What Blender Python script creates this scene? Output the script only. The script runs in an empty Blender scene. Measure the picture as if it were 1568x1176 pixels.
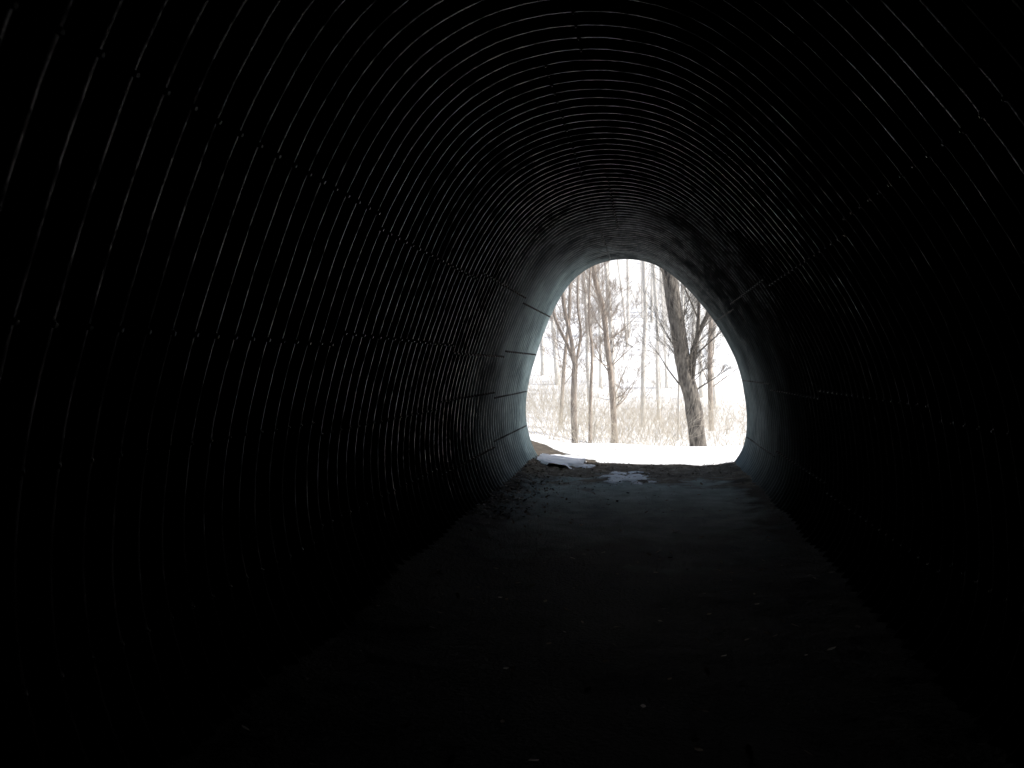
import bpy, math, random
from mathutils import Vector, noise
random.seed(7)
scene = bpy.context.scene
R = math.radians

# ------------------------------------------------------------ helpers
def new_mat(name):
    m = bpy.data.materials.new(name); m.use_nodes = True
    nt = m.node_tree
    return m, nt, nt.nodes['Principled BSDF']
def node(nt, t, **kw):
    n = nt.nodes.new(t)
    for k, v in kw.items(): setattr(n, k, v)
    return n
def noise_ramp(nt, scale, stops, detail=6, rough=0.6, vec=None):
    n = node(nt, 'ShaderNodeTexNoise'); n.inputs['Scale'].default_value = scale
    n.inputs['Detail'].default_value = detail; n.inputs['Roughness'].default_value = rough
    if vec is not None: nt.links.new(vec, n.inputs['Vector'])
    r = node(nt, 'ShaderNodeValToRGB')
    e = r.color_ramp.elements
    while len(e) < len(stops): e.new(0.5)
    for i, (p, c) in enumerate(stops):
        e[i].position = p; e[i].color = (*c, 1)
    nt.links.new(n.outputs['Fac'], r.inputs['Fac'])
    return n, r
def coords(nt, scale=(1, 1, 1)):
    g = node(nt, 'ShaderNodeNewGeometry')
    mp = node(nt, 'ShaderNodeMapping'); mp.inputs['Scale'].default_value = scale
    nt.links.new(g.outputs['Position'], mp.inputs['Vector'])
    return mp.outputs['Vector']
def bump(nt, bsdf, fac, strength, dist=0.01):
    b = node(nt, 'ShaderNodeBump'); b.inputs['Strength'].default_value = strength
    b.inputs['Distance'].default_value = dist
    nt.links.new(fac, b.inputs['Height']); nt.links.new(b.outputs['Normal'], bsdf.inputs['Normal'])
def maprange(nt, src, a, b_, c=0.0, d=1.0):
    mr = node(nt, 'ShaderNodeMapRange'); nt.links.new(src, mr.inputs['Value'])
    mr.inputs['From Min'].default_value = a; mr.inputs['From Max'].default_value = b_
    mr.inputs['To Min'].default_value = c; mr.inputs['To Max'].default_value = d
    return mr.outputs[0]
def axis_noise(nt, v, noisefac, amp, axis):
    sep = node(nt, 'ShaderNodeSeparateXYZ'); nt.links.new(v, sep.inputs[0])
    ml = node(nt, 'ShaderNodeMath', operation='MULTIPLY_ADD'); nt.links.new(noisefac, ml.inputs[0])
    ml.inputs[1].default_value = amp; nt.links.new(sep.outputs[axis], ml.inputs[2])
    return ml.outputs[0]
def ymask(nt, v, noisefac, amp, y0, y1, axis='Y'):
    return maprange(nt, axis_noise(nt, v, noisefac, amp, axis), y0+amp*.5, y1+amp*.5)
def mixc(nt, fac, a, b):
    mx = node(nt, 'ShaderNodeMix', data_type='RGBA'); nt.links.new(fac, mx.inputs[0])
    for s, i in ((a, 6), (b, 7)):
        if isinstance(s, tuple): mx.inputs[i].default_value = (*s, 1)
        else: nt.links.new(s, mx.inputs[i])
    return mx.outputs[2]
def m2(nt, op, a, b, c=None):
    m = node(nt, 'ShaderNodeMath', operation=op)
    for s, i in ((a, 0), (b, 1), (c, 2)):
        if s is None: continue
        if isinstance(s, (int, float)): m.inputs[i].default_value = s
        else: nt.links.new(s, m.inputs[i])
    return m.outputs[0]
def mesh_obj(name, verts, faces, mat, smooth=True, parent=None):
    me = bpy.data.meshes.new(name); me.from_pydata(verts, [], faces); me.update()
    if smooth: me.polygons.foreach_set('use_smooth', [True]*len(me.polygons))
    o = bpy.data.objects.new(name, me); scene.collection.objects.link(o)
    if mat: me.materials.append(mat)
    if parent: o.parent = parent
    return o
def empty(name):
    o = bpy.data.objects.new(name, None); scene.collection.objects.link(o); return o

# ------------------------------------------------------------ materials
# galvanised steel: light falloff painted into the colour, pale at the mouth, dark inside,
# darker and duller low on the sides, the right-hand wall's shade painted in
m_steel, nt, b = new_mat('weathered_galvanised_steel')
v = coords(nt)
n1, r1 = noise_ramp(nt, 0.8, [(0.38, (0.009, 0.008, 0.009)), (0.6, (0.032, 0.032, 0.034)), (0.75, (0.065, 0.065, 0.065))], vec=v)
nz, rz = noise_ramp(nt, 1.6, [(0.3, (0.18, 0.25, 0.26)), (0.7, (0.48, 0.61, 0.615))], vec=v, detail=9)  # cyan daylight at the mouth, painted as wall colour
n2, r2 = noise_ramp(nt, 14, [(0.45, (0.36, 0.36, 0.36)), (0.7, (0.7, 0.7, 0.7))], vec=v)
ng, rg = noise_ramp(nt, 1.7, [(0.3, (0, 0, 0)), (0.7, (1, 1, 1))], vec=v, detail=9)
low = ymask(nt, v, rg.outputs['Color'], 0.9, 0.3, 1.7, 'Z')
right_shade = ymask(nt, v, rg.outputs['Color'], 0.8, 0.1, 1.2, 'X')  # shade of the right-hand wall, painted in
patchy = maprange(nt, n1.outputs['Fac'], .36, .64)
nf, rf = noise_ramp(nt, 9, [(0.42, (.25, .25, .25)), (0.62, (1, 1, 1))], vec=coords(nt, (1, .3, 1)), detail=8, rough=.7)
lit_tone = m2(nt, 'MULTIPLY', low, m2(nt, 'MULTIPLY_ADD', right_shade, -.84, 1.0))
lit_tone = m2(nt, 'MULTIPLY', lit_tone, m2(nt, 'MULTIPLY_ADD', patchy, .8, .2))
lit_tone = m2(nt, 'MULTIPLY', lit_tone, rf.outputs['Color'])
deep = ymask(nt, v, n1.outputs['Fac'], 2.0, 1.0, 6.0)  # painted falloff: walls dim further deeper in
lit_tone = m2(nt, 'MULTIPLY', lit_tone, m2(nt, 'MULTIPLY_ADD', deep, .5, .5))
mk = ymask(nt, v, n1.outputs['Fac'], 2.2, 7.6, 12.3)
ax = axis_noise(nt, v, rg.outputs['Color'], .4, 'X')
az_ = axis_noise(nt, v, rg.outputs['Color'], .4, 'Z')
where = m2(nt, 'MAXIMUM', maprange(nt, ax, -.3, -1.2), maprange(nt, az_, 2.6, 1.0, .16, .55))  # painted daylight strongest on the left wall, weakest at the top
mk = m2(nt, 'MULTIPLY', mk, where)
inner = mixc(nt, lit_tone, (0.011, 0.0072, 0.0070), r1.outputs['Color'])  # dark end carries a faint reddish lens-flare tint
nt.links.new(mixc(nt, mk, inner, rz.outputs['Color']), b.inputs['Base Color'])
lit_tone2 = m2(nt, 'MAXIMUM', lit_tone, m2(nt, 'MULTIPLY', mk, .5))
rgh = node(nt, 'ShaderNodeMix'); nt.links.new(m2(nt, 'MINIMUM', m2(nt, 'MULTIPLY', lit_tone2, 5.0), 1.0), rgh.inputs[0])
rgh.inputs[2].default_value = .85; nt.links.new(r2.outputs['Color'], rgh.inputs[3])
nt.links.new(rgh.outputs[0], b.inputs['Roughness'])
nt.links.new(m2(nt, 'MULTIPLY', lit_tone2, .45), b.inputs['Metallic'])
nt.links.new(m2(nt, 'MULTIPLY_ADD', lit_tone2, .24, .006), b.inputs['Specular IOR Level'])
bump(nt, b, n2.outputs['Fac'], 0.25, 0.004)
m_bolt, nt, b = new_mat('bolt_steel')
b.inputs['Base Color'].default_value = (0.10, 0.095, 0.09, 1); b.inputs['Metallic'].default_value = 0.6
b.inputs['Roughness'].default_value = 0.5
m_seam, nt, b = new_mat('seam_steel')
v = coords(nt)
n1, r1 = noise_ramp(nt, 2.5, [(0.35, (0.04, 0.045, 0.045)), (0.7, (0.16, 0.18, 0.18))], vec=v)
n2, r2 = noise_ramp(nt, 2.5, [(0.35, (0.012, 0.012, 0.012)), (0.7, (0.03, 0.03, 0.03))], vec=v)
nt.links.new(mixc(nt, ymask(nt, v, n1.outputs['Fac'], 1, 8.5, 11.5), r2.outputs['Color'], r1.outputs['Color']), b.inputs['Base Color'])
b.inputs['Metallic'].default_value = 0.1; b.inputs['Roughness'].default_value = 0.6; b.inputs['Specular IOR Level'].default_value = .05

m_floor, nt, b = new_mat('worn_path')
v = coords(nt)
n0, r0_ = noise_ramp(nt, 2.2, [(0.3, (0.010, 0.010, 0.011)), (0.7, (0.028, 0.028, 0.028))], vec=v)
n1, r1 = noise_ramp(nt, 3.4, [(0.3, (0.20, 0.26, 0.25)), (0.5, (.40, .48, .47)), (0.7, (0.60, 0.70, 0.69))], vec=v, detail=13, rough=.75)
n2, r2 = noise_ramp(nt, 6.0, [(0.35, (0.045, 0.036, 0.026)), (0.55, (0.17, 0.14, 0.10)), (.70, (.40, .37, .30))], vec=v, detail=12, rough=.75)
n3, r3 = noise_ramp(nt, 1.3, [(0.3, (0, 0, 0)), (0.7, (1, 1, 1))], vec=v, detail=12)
path_falloff = mixc(nt, ymask(nt, v, n3.outputs['Fac'], 3.6, 6.2, 9.2), r0_.outputs['Color'], r1.outputs['Color'])  # light falloff painted into the path: pale towards the mouth, near-black deeper in
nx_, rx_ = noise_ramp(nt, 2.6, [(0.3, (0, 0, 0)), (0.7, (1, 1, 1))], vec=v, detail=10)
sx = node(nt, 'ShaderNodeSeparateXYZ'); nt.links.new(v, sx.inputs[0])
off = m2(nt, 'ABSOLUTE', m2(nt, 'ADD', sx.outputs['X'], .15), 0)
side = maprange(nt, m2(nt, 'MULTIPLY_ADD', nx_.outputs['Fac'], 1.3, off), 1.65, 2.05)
path_falloff_banks = mixc(nt, side, path_falloff, (0.035, 0.03, 0.023))
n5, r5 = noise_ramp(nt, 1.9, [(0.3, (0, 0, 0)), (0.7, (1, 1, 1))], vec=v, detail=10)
full = mixc(nt, ymask(nt, v, n5.outputs['Fac'], 5.0, 10.2, 10.9), path_falloff_banks, r2.outputs['Color'])
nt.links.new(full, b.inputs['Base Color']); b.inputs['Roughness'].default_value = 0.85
b.inputs['Specular IOR Level'].default_value = 0.1
n4, r4 = noise_ramp(nt, 45, [(0.3, (0, 0, 0)), (0.7, (1, 1, 1))], vec=v, detail=8)
bump(nt, b, n4.outputs['Fac'], 0.9, 0.025)

m_snow, nt, b = new_mat('snow')
v = coords(nt)
n1, r1 = noise_ramp(nt, 2.0, [(0.3, (0.84, 0.87, 0.92)), (0.7, (0.9, 0.92, 0.95))], vec=v)
nt.links.new(r1.outputs['Color'], b.inputs['Base Color']); b.inputs['Roughness'].default_value = 0.6
bump(nt, b, n1.outputs['Fac'], 0.3, 0.05)
m_ground, nt, b = new_mat('snowy_ground')
v = coords(nt)
n1, r1 = noise_ramp(nt, 0.9, [(0.70, (0, 0, 0)), (0.76, (1, 1, 1))], vec=v, detail=12, rough=0.7)
n2, r2 = noise_ramp(nt, 12, [(0.3, (0.22, 0.175, 0.12)), (0.7, (0.46, 0.38, 0.28))], vec=v, detail=8)
n3, r3 = noise_ramp(nt, 2.0, [(0.3, (0, 0, 0)), (0.7, (1, 1, 1))], vec=v, detail=8)
sep = node(nt, 'ShaderNodeSeparateXYZ'); nt.links.new(v, sep.inputs[0])
xs = m2(nt, 'MAXIMUM', m2(nt, 'MINIMUM', m2(nt, 'ADD', sep.outputs['X'], .6), 0.0), -1.4)
lipv = m2(nt, 'MULTIPLY_ADD', xs, 1.5, axis_noise(nt, v, n3.outputs['Fac'], .9, 'Y'))
lip = maprange(nt, lipv, 13.12, 13.2)
n6, r6 = noise_ramp(nt, 8, [(0.3, (0.03, 0.025, 0.018)), (0.7, (0.12, 0.095, 0.065))], vec=v, detail=8)
sn = mixc(nt, r1.outputs['Color'], (0.93, 0.935, 0.935), r2.outputs['Color'])
nt.links.new(mixc(nt, lip, r6.outputs['Color'], sn), b.inputs['Base Color']); b.inputs['Roughness'].default_value = 0.75
bump(nt, b, n2.outputs['Fac'], 0.2, 0.02)
m_bank, nt, b = new_mat('dead_grass_bank')
v = coords(nt)
n1, r1 = noise_ramp(nt, 3, [(0.35, (0.09, 0.07, 0.04)), (0.55, (0.22, 0.17, 0.1)), (0.62, (0.8, 0.81, 0.84))], vec=v, detail=12)
nt.links.new(r1.outputs['Color'], b.inputs['Base Color']); b.inputs['Roughness'].default_value = 0.9
bump(nt, b, n1.outputs['Fac'], 0.8, 0.1)
def bark(name, c1, c2):
    m, nt, b = new_mat(name)
    v = coords(nt, (1, 1, 0.25))
    n, r = noise_ramp(nt, 22, [(0.35, c1), (0.65, c2)], vec=v, detail=8)
    nt.links.new(r.outputs['Color'], b.inputs['Base Color']); b.inputs['Roughness'].default_value = 0.9
    bump(nt, b, n.outputs['Fac'], 0.8, 0.02)
    return m
m_bark = bark('dark_bark', (0.055, 0.048, 0.043), (0.29, 0.26, 0.22))
m_bark2 = bark('brown_bark', (0.25, 0.20, 0.165), (0.52, 0.45, 0.38))
m_bark3 = bark('glare_paled_bark', (0.60, 0.56, 0.50), (0.80, 0.77, 0.72))  # paled in the colour to stand in for glare over the farther trees
m_twig = bark('straw_twigs', (0.50, 0.43, 0.33), (0.74, 0.68, 0.57))
m_leaf, nt, b = new_mat('dead_leaves')
v = coords(nt)
n1, r1 = noise_ramp(nt, 9, [(0.35, (0.05, 0.03, 0.02)), (0.5, (0.18, 0.13, 0.08)), (0.7, (0.42, 0.36, 0.28))], vec=v)
nt.links.new(r1.outputs['Color'], b.inputs['Base Color']); b.inputs['Roughness'].default_value = 0.5
b.inputs['Specular IOR Level'].default_value = .25

# ------------------------------------------------------------ tunnel
YE, YB = 12.6, -46.0
H = 1.5
P = [(-1.816,-1.138),(-1.889,-.808),(-1.879,-.497),(-1.816,-.134),(-1.691,.280),(-1.473,.845),(-1.236,1.253),
     (-.979,1.505),(-.654,1.641),(-.330,1.675),(0,1.627),(.248,1.511),(.544,1.264),(.887,.869),(1.157,.467),
     (1.369,.02),(1.474,-.475),(1.504,-.871),(1.465,-1.218),(1.321,-1.449),(1.0,-1.75),(.5,-1.93),(-.2,-2.0),
     (-.9,-1.9),(-1.4,-1.68),(-1.7,-1.42)]
P = [Vector((x, z+H)) for x, z in P]
def catmull(P, sub=12):
    out = []; n = len(P)
    for i in range(n):
        p0, p1, p2, p3 = P[i-1], P[i], P[(i+1) % n], P[(i+2) % n]
        for k in range(sub):
            t = k/sub
            out.append(0.5*((2*p1)+(p2-p0)*t+(2*p0-5*p1+4*p2-p3)*t*t+(3*p1-p0-3*p2+p3)*t**3))
    return out
def resample(pts, n):
    L = [0]
    for i in range(len(pts)): L.append(L[-1]+(pts[(i+1) % len(pts)]-pts[i]).length)
    out = []; j = 0
    for k in range(n):
        s = L[-1]*k/n
        while L[j+1] < s: j += 1
        t = (s-L[j])/(L[j+1]-L[j])
        out.append(pts[j].lerp(pts[(j+1) % len(pts)], t))
    return out
NP = 128
prof = resample(catmull(P), NP)
for _ in range(6): prof = [(prof[i-1]+prof[i]*2+prof[(i+1) % NP])/4 for i in range(NP)]
nrm = []
for i in range(NP):
    t = (prof[(i+1) % NP]-prof[i-1]).normalized()
    nrm.append(Vector((-t.y, t.x)))
if nrm[0].dot(prof[0]-Vector((-.2, 1.3))) < 0: nrm = [-n for n in nrm]
PITCH, AMP = 0.152, 0.022
def corr(y): return AMP*(1-math.cos(2*math.pi*y/PITCH))
PL = PITCH*18
def dent(p, y): 
    return 0.007*noise.noise(Vector((p.x*1.5, y*0.8, p.y*1.5)))+0.003*noise.noise(Vector((p.x*6, y*5, p.y*6)))
tunnel = empty('corrugated_metal_tunnel')
ys = []
y = YE
while y > -3: ys.append(y); y -= PITCH/12
while y > YB: ys.append(y); y -= PITCH/4
verts = []; faces = []
for y in ys:
    c = corr(y)
    for i in range(NP):
        q = prof[i]+nrm[i]*(c+dent(prof[i], y))
        verts.append((q.x, y, q.y))
for j in range(len(ys)-1):
    for i in range(NP):
        a = j*NP+i; bb = j*NP+(i+1) % NP
        faces.append((a, bb, bb+NP, a+NP))
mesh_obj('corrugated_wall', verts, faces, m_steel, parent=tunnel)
verts = []; faces = []
for (off, yy) in [(corr(YE)+.001, YE+.001), (corr(YE)+.0, YE+.006), (corr(YE)+.008, YE+.008), (corr(YE)+.03, YE), (corr(YE)+.03, YE-.3)]:
    for i in range(NP):
        q = prof[i]+nrm[i]*off; verts.append((q.x, yy, q.y))
for j in range(4):
    for i in range(NP):
        a = j*NP+i; bb = j*NP+(i+1) % NP
        faces.append((a, bb, bb+NP, a+NP))
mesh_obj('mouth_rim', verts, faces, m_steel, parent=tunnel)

def at(t):
    i = int(math.floor(t)) % NP; f = t-math.floor(t)
    return prof[i].lerp(prof[(i+1) % NP], f), nrm[i].lerp(nrm[(i+1) % NP], f).normalized()
def nearest(x, z):
    return min(range(NP), key=lambda i: (prof[i]-Vector((x, z+H))).length)
seams = [nearest(-1.473, .845), nearest(-1.74, .14), nearest(-1.87, -.37), nearest(-1.86, -.98),
         nearest(-.45, 1.66), nearest(1.0, .7), nearest(1.42, -.2), nearest(1.5, -1.05)]
sv = []; sf = []; bv = []; bf = []
def hexbolt(c, nin, r=0.010, h=0.010):
    n = Vector(nin).normalized(); a = n.orthogonal().normalized(); bb = n.cross(a)
    base = len(bv)
    for hh, rr in ((-.004, r), (h*.8, r), (h, r*.7)):
        for k in range(6):
            ang = k*math.pi/3
            bv.append(tuple(c+n*hh+(a*math.cos(ang)+bb*math.sin(ang))*rr))
    for l in range(2):
        for k in range(6):
            bf.append((base+l*6+k, base+l*6+(k+1) % 6, base+l*6+6+(k+1) % 6, base+l*6+6+k))
    bf.append(tuple(base+12+k for k in range(6)))
for si, t0 in enumerate(seams):
    k = 0; y1 = YE-0.02
    while y1 > -4:
        y0 = max(y1-PL, -4)
        t = t0 + (.5 if (k+si) % 2 else -0.3)*(3 if si == 4 else 1)
        n = int((y1-y0)/(PITCH/10))
        base = len(sv)
        for j in range(n+1):
            yy = y1-(y1-y0)*j/n
            for dt, off in ((-.13, 0.000), (-.10, .003), (.10, .003), (.13, 0.000)):
                p, nn = at(t+dt)
                q = p+nn*(corr(yy)-off+dent(p, yy))
                sv.append((q.x, yy, q.y))
        for j in range(n):
            for m in range(3):
                a = base+j*4+m; sf.append((a, a+1, a+5, a+4))
        yy = math.floor(y1/PITCH)*PITCH
        while yy > y0:
            p, nn = at(t)
            q = p+nn*(-.006)
            hexbolt(Vector((q.x, yy, q.y)), (-nn.x, 0, -nn.y), .011 if si < 2 else .006, .011 if si < 2 else .005)
            yy -= PITCH
        y1 = y0; k += 1
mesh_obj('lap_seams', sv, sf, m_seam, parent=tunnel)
mesh_obj('bolts', bv, bf, m_bolt, smooth=False, parent=tunnel)

# ------------------------------------------------------------ floor of the tunnel
def floor_z(x, y):
    z = 0.012*noise.noise(Vector((x*1.3, y*1.3, 0)))+0.02*noise.noise(Vector((x*.5, y*.5, 4)))+0.006*noise.noise(Vector((x*5, y*5, 4)))
    if y > 9: z += min(1, (y-9)/1.5)*.014*noise.noise(Vector((x*3, y*3, 8)))
    e = 1+.5*noise.noise(Vector((x*2, y*1.1, 3)))
    z += e*0.10*((-x-1.05)/.7)**1.6 if x < -1.05 else 0
    z += e*0.08*((x-.8)/.65)**1.6 if x > .8 else 0
    s = max(0, min(1, (abs(x+.15)-.85)/.4))
    z += s*.012*noise.fractal(Vector((x*7, y*7, 2)), 1, 2, 3)
    return z
verts = []; faces = []
nx = 81; fy = [YE+.35-0.06*j for j in range(int((YE+.35+6)/.06))]+[-6.5-1.0*j for j in range(40)]
for y in fy:
    for i in range(nx):
        x = -1.88+(1.50+1.88)*i/(nx-1)
        verts.append((x, y, floor_z(x, y)-(0.08*max(0, (y-YE+.05)/.35)**2 if y > YE-.05 else 0)))
for j in range(len(fy)-1):
    for i in range(nx-1):
        a = j*nx+i; faces.append((a, a+nx, a+nx+1, a+1))
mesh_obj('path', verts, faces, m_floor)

# ------------------------------------------------------------ ground
def sstep(a, b, x):
    t = max(0, min(1, (x-a)/(b-a))); return t*t*(3-2*t)
def G(x, y):
    z = -0.07
    if y > YE-.2:
        z += 0.07*sstep(YE, YE+.5, y)
    z -= 0.45*sstep(15.2, 19, y)
    z += 2.2*sstep(26, 48, y) + 17*sstep(42, 110, y) + 20*sstep(110, 300, y)
    f = sstep(YE-.2, YE+1, y)
    z += f*0.28*sstep(1.2, 3.0, -x)
    z += f*0.10*sstep(1.3, 3.0, x)
    a = 0.06 if abs(x) > 2 or y > 14 else 0.015
    z += a*noise.noise(Vector((x*.6, y*.6, 2))) + sstep(25, 60, y)*1.2*noise.noise(Vector((x*.04, y*.04, 7)))
    return z
def axis(lims):
    out = []
    for a, b, s in lims:
        n = max(1, int(round((b-a)/s)))
        out += [a+(b-a)*i/n for i in range(n)]
    return out+[lims[-1][1]]
gx = axis([(-600, -100, 50), (-100, -20, 5), (-20, -5, 1), (-5, 5, .2), (5, 20, 1), (20, 100, 5), (100, 600, 50)])
gy = axis([(-600, -100, 50), (-100, -40, 10), (-40, 8, 4), (8, 12, .5), (12, 20, .15), (20, 50, 1), (50, 140, 4), (140, 600, 40)])
verts = [(x, y, G(x, y)) for y in gy for x in gx]
n = len(gx)
faces = [(j*n+i, j*n+i+1, (j+1)*n+i+1, (j+1)*n+i) for j in range(len(gy)-1) for i in range(n-1)]
mesh_obj('ground', verts, faces, m_ground)

def embank(name, ymouth, sgn):
    verts = []; faces = []
    S = [0, .15, .4, .8, 1.3, 2, 3, 4, 5.5, 7, 9, 11, 14, 18, 24, 30]
    for s in S:
        for i in range(NP):
            q = prof[i]+nrm[i]*(.07+s)
            z = min(q.y, 4.9)
            nz = .25*noise.noise(Vector((q.x, s, q.y))) if s > .2 else 0
            verts.append((q.x, ymouth-sgn*(.15+s*1.0+nz), max(z+nz*.5, -2.5)))
    for j in range(len(S)-1):
        for i in range(NP):
            a = j*NP+i; bb = j*NP+(i+1) % NP
            faces.append((a, a+NP, bb+NP, bb))
    mesh_obj(name, verts, faces, m_bank)
embank('embankment', YE, 1)
embank('embankment', YB, -1)

# ------------------------------------------------------------ snow patches
def patch(cx, cy, rx, ry, seed, zoff=.012, thr=0.0, cell=.025, fr=3.2):
    verts = []; faces = []; idx = {}
    nx_ = int(rx*2/cell); ny_ = int(ry*2/cell)
    def inside(x, y):
        d = 1-((x-cx)/rx)**2-((y-cy)/ry)**2
        return d*1.1+1.0*noise.fractal(Vector((x*fr+seed, y*fr, seed)), 1, 2, 5)-thr
    def vid(i, j):
        if (i, j) not in idx:
            x = cx-rx+i*cell; y = cy-ry+j*cell
            h = max(0, min(1, inside(x, y)*2))
            base = max(floor_z(x, y) if y < YE+.1 else -9, G(x, y))
            verts.append((x+.012*noise.noise(Vector((i*.7, j*.7, 1))), y+.012*noise.noise(Vector((i*.7, j*.7, 5))), base+.004+zoff*h)); idx[(i, j)] = len(verts)-1
        return idx[(i, j)]
    for i in range(nx_):
        for j in range(ny_):
            if inside(cx-rx+(i+.5)*cell, cy-ry+(j+.5)*cell) > 0.0:
                faces.append((vid(i, j), vid(i+1, j), vid(i+1, j+1), vid(i, j+1)))
    return verts, faces
allv = []; allf = []
for args in [(-1.28, 12.5, .36, .75, 3, .05, -.3), (-.27, 11.0, .42, .8, 11, .015, .6, .02, 6), (-.93, 12.1, .2, .25, 5, .015, .4, .02, 6)]:
    pv, pf = patch(*args); o = len(allv); allv += pv; allf += [tuple(k+o for k in f) for f in pf]
mesh_obj('snow_patches', allv, allf, m_snow)

# ------------------------------------------------------------ leaf litter
lv = []; lf = []
def leaf(x, y, z, s):
    a = random.uniform(0, 6.28); t = Vector((math.cos(a), math.sin(a), random.uniform(-.3, .5)))
    u = Vector((-math.sin(a), math.cos(a), random.uniform(-.4, .4)))
    c = Vector((x, y, z+.008)); b0 = len(lv)
    for p, q, r_ in ((-1, 0, 0), (-.3, .5, .2), (.5, .4, .15), (1, 0, .3), (.5, -.45, .2), (-.3, -.5, .1)):
        lv.append(tuple(c+t*p*s+u*q*s+Vector((0, 0, r_*s))))
    lf.append((b0, b0+1, b0+2, b0+3)); lf.append((b0, b0+3, b0+4, b0+5))
for k in range(2500):
    r_ = random.random()
    if r_ < .5:
        x = -1.75+abs(random.gauss(0, .36)); y = random.uniform(7.5, 12.6)
    elif r_ < .88:
        x = random.uniform(-1.6, 1.3); y = 12.6-abs(random.gauss(0, 1.0))
    else:
        x = random.uniform(-1.6, 1.3); y = random.uniform(2.5, 12)
    if x > 1.35: continue
    leaf(x, y, floor_z(x, y), random.uniform(.01, .028))
mesh_obj('leaf_litter', lv, lf, m_leaf, smooth=False)

# ------------------------------------------------------------ trees
class Tree:
    def __init__(s): s.v = []; s.f = []
    def tube(s, pts, rad, sides):
        base = len(s.v)
        for i, p in enumerate(pts):
            d = (pts[min(i+1, len(pts)-1)]-pts[max(i-1, 0)])
            d = d.normalized() if d.length > 0 else Vector((0, 0, 1))
            a = d.cross(Vector((0.3, 1, 0.1))).normalized(); b_ = d.cross(a)
            for k in range(sides):
                t = 2*math.pi*k/sides
                s.v.append(tuple(p+(a*math.cos(t)+b_*math.sin(t))*rad[i]*(1+.15*noise.noise(p*3+Vector((k, 0, 0))))))
        for i in range(len(pts)-1):
            for k in range(sides):
                q = base+i*sides; s.f.append((q+k, q+(k+1) % sides, q+sides+(k+1) % sides, q+sides+k))
    def branch(s, p, d, L, r, lvl, up=.35):
        n = max(3, int(L/.35)) if lvl > 0 else 4
        n = min(n, 9)
        pts = [p.copy()]; rad = [r]; d = d.normalized()
        for i in range(n):
            d = (d+Vector((random.gauss(0, .13), random.gauss(0, .13), random.gauss(0, .1)+up*.2))).normalized()
            p = p+d*(L/n); pts.append(p.copy()); rad.append(max(.0022, r*(1-.82*(i+1)/n)))
        s.tube(pts, rad, 6 if r > .04 else (4 if r > .012 else 3))
        if lvl > 0:
            for k in range(random.randint(4, 6)):
                i = random.randint(1, n-1)
                ang = Vector((random.gauss(0, 1), random.gauss(0, 1), random.gauss(.3, .5)))
                ang = (ang-d*ang.dot(d)*.6).normalized()
                nd = (pts[i+1]-pts[i]).normalized()+ang*random.uniform(.5, .9)
                s.branch(pts[i], nd, L*random.uniform(.35, .65), rad[i]*.55, lvl-1, up)
    def trunk(s, ctrl, r0, r1, nb, lvl, from_h=.25, blen=1.6, bf=(.10, .26)):
        ctrl = [Vector(c) for c in ctrl]; pts = []
        for i in range(len(ctrl)-1):
            for k in range(6):
                t = k/6; p0 = ctrl[max(i-1, 0)]; p1 = ctrl[i]; p2 = ctrl[i+1]; p3 = ctrl[min(i+2, len(ctrl)-1)]
                pts.append(.5*((2*p1)+(p2-p0)*t+(2*p0-5*p1+4*p2-p3)*t*t+(3*p1-p0-3*p2+p3)*t**3))
        pts.append(ctrl[-1]); n = len(pts)
        rad = [r0+(r1-r0)*(i/(n-1)) for i in range(n)]
        rad[0] *= 1.4; rad[1] *= 1.12
        s.tube(pts, rad, 12)
        for k in range(nb):
            i = random.randint(int(n*from_h), n-2)
            a = random.uniform(0, 6.28)
            nd = Vector((math.cos(a), math.sin(a), random.uniform(.4, 1.6)))
            s.branch(pts[i], nd, blen*random.uniform(.5, 1.3), min(.03, rad[i]*random.uniform(*bf)), lvl)
    def obj(s, name, mat): return mesh_obj(name, s.v, s.f, mat)

def gp(x, y): return (x, y, G(x, y)-.1)
t = Tree()
t.trunk([gp(1.14, 18), (1.02, 18, .6), (.80, 18, 1.5), (.70, 18, 2.2), (.52, 18, 3.3), (.40, 18.1, 5), (.3, 18.3, 8), (.1, 18.4, 12)], .19, .13, 30, 3, .12, 1.3, (.05, .14))
t.branch(Vector((.94, 18, .95)), Vector((.12, 0, 1)), 3.6, .06, 3, .5)
t.branch(Vector((.84, 18, 1.3)), Vector((.35, .1, 1)), 3.0, .045, 3, .5)
t.obj('leaning_tree', m_bark)
t = Tree()
t.trunk([gp(-1.62, 18.5), (-1.66, 18.5, .6), (-1.64, 18.5, 1.3), (-1.62, 18.5, 1.55)], .075, .062, 3, 2, .4, 1)
t.trunk([(-1.62, 18.5, 1.5), (-1.8, 18.5, 2.0), (-2.12, 18.5, 2.75), (-2.3, 18.6, 4.0), (-2.4, 18.6, 7)], .042, .025, 14, 2, .15, 1.2)
t.trunk([(-1.62, 18.5, 1.5), (-1.72, 18.4, 2.2), (-1.9, 18.4, 3.1), (-1.98, 18.4, 5.0), (-2.1, 18.4, 8)], .05, .03, 14, 2, .15, 1.2)
t.trunk([(-1.62, 18.5, 1.55), (-1.50, 18.6, 2.3), (-1.58, 18.6, 3.2), (-1.4, 18.6, 6)], .03, .018, 12, 2, .15, 1.0)
t.obj('forked_tree', m_bark2)
t = Tree()
t.trunk([gp(-1.35, 19.5), (-1.33, 19.5, .9), (-1.30, 19.5, 1.9), (-1.38, 19.5, 2.8), (-1.3, 19.5, 5)], .045, .02, 12, 2, .3, .8)
t.obj('slender_tree', m_bark2)
t = Tree()
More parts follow.
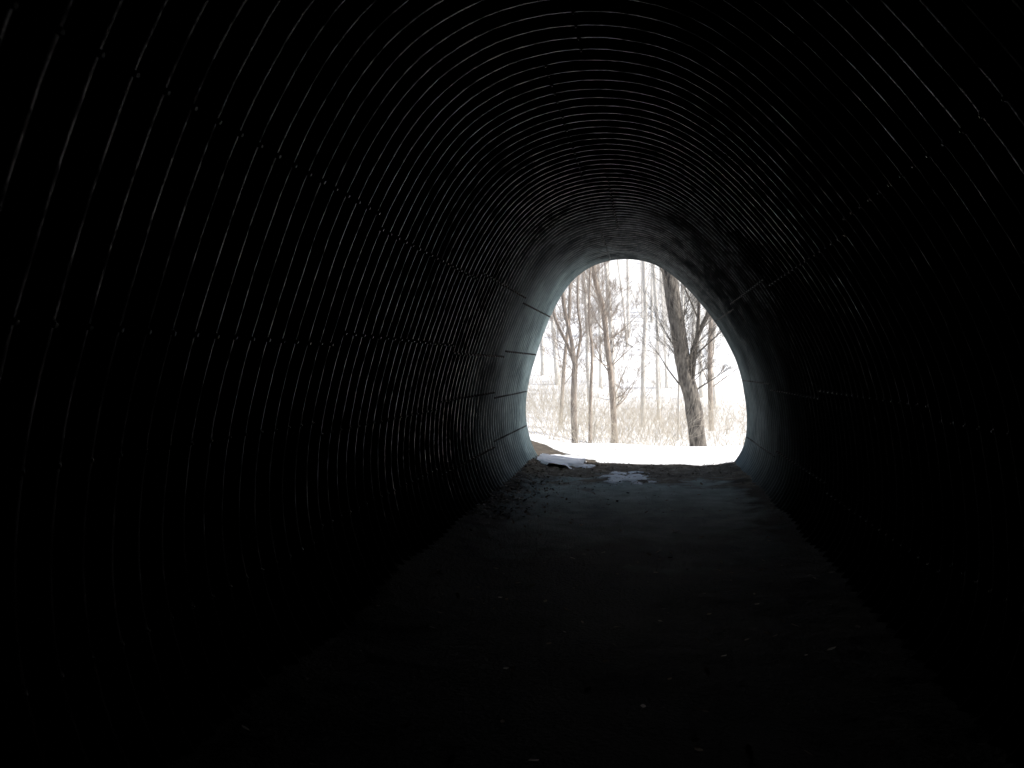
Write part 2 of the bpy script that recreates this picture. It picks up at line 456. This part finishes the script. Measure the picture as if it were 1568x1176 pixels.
t.trunk([gp(-.78, 20.5), (-.86, 20.5, .9), (-.98, 20.5, 2.0), (-1.10, 20.5, 3.0), (-1.35, 20.5, 4.2), (-1.5, 20.6, 8)], .08, .055, 36, 3, .15, 1.3, (.12, .3))
t.obj('twisted_tree', m_bark2)
for (x, y, dx, r, mt) in [(1.95, 25, -.15, .08, m_bark2), (-.1, 26, .0, .085, m_bark3), (.85, 22, .05, .035, m_bark3),
                          (-2.55, 24, .3, .06, m_bark2), (.45, 29, -.2, .07, m_bark3), (-1.9, 28, -.3, .08, m_bark3), (2.3, 30, .1, .07, m_bark3)]:
    t = Tree()
    t.trunk([gp(x, y), (x+dx*.4, y, 1.6), (x+dx*.7+.06, y, 3.2), (x+dx, y, 5), (x+dx*1.6, y, 9)], r, r*.6, 24, 3 if r < .07 else 2, .15, 1.6)
    t.obj('slender_tree', mt)

t = Tree()
for k in range(125):
    y = random.uniform(30, 95); x = random.uniform(-.55, .5)*y
    if k < 60: x = random.uniform(-.17, .14)*y
    b0 = Vector(gp(x, y)); hgt = random.uniform(9, 15); ln = random.gauss(-.03, .03)*hgt
    r0 = random.uniform(.05, .13)
    t.trunk([b0, b0+Vector((ln*.3, 0, hgt*.33)), b0+Vector((ln*.7, 0, hgt*.66)), b0+Vector((ln, 0, hgt))], r0, r0*.3, 14, 2 if k < 60 else 1, .1, 2.2)
t.obj('distant_woodland', m_bark3)

t = Tree()
for k in range(2600):
    y = random.uniform(16.6, 32)
    x = random.uniform(-.22, .18)*y
    if noise.noise(Vector((x*.5, y*.3, 9))) < -.2: continue
    p = Vector(gp(x, y)); L = random.uniform(.4, 1.5)*(1.4 if x < -1 else 1.0)
    d = Vector((random.gauss(0, .4), random.gauss(0, .35), 1))
    t.branch(p, d, L, random.uniform(.003, .007), 1 if k % 2 else 0, -.3)
t.obj('underbrush', m_twig)

t = Tree()
for k in range(7):
    x = random.uniform(-1.4, 1.2); y = random.uniform(12.9, 14.6)
    a = random.uniform(0, 3.14)
    t.branch(Vector((x, y, G(x, y)+.02)), Vector((math.cos(a), math.sin(a), .1)), random.uniform(.3, .8), .006, 1, -.2)
t.obj('fallen_twigs', m_bark2)

# ------------------------------------------------------------ light
EL, AZ = 48, 92
w = bpy.data.worlds.new('World'); scene.world = w; w.use_nodes = True
nt = w.node_tree; bg = nt.nodes['Background']
sky = nt.nodes.new('ShaderNodeTexSky'); sky.sky_type = 'NISHITA'; sky.sun_disc = False
sky.sun_elevation = R(EL); sky.sun_rotation = R(AZ); sky.dust_density = 3
nt.links.new(sky.outputs[0], bg.inputs[0]); bg.inputs[1].default_value = 0.15
sl = bpy.data.lights.new('sun', 'SUN'); sl.energy = 5; sl.angle = R(.5); sl.color = (1, .975, .94)
so = bpy.data.objects.new('sun', sl); scene.collection.objects.link(so)
S = Vector((math.sin(R(AZ))*math.cos(R(EL)), math.cos(R(AZ))*math.cos(R(EL)), math.sin(R(EL))))
so.rotation_euler = S.to_track_quat('Z', 'Y').to_euler(); so.location = (10, 20, 20)

# ------------------------------------------------------------ camera
cam = bpy.data.cameras.new('camera'); cam.lens = 28.24; cam.sensor_width = 36; cam.clip_end = 2000; cam.clip_start = .05
co = bpy.data.objects.new('camera', cam); scene.collection.objects.link(co)
co.location = (0, 0, H); co.rotation_euler = (R(90-1.21), 0, R(9.51))
scene.camera = co
scene.view_settings.view_transform = 'Standard'; scene.view_settings.look = 'None'; scene.view_settings.exposure = 0
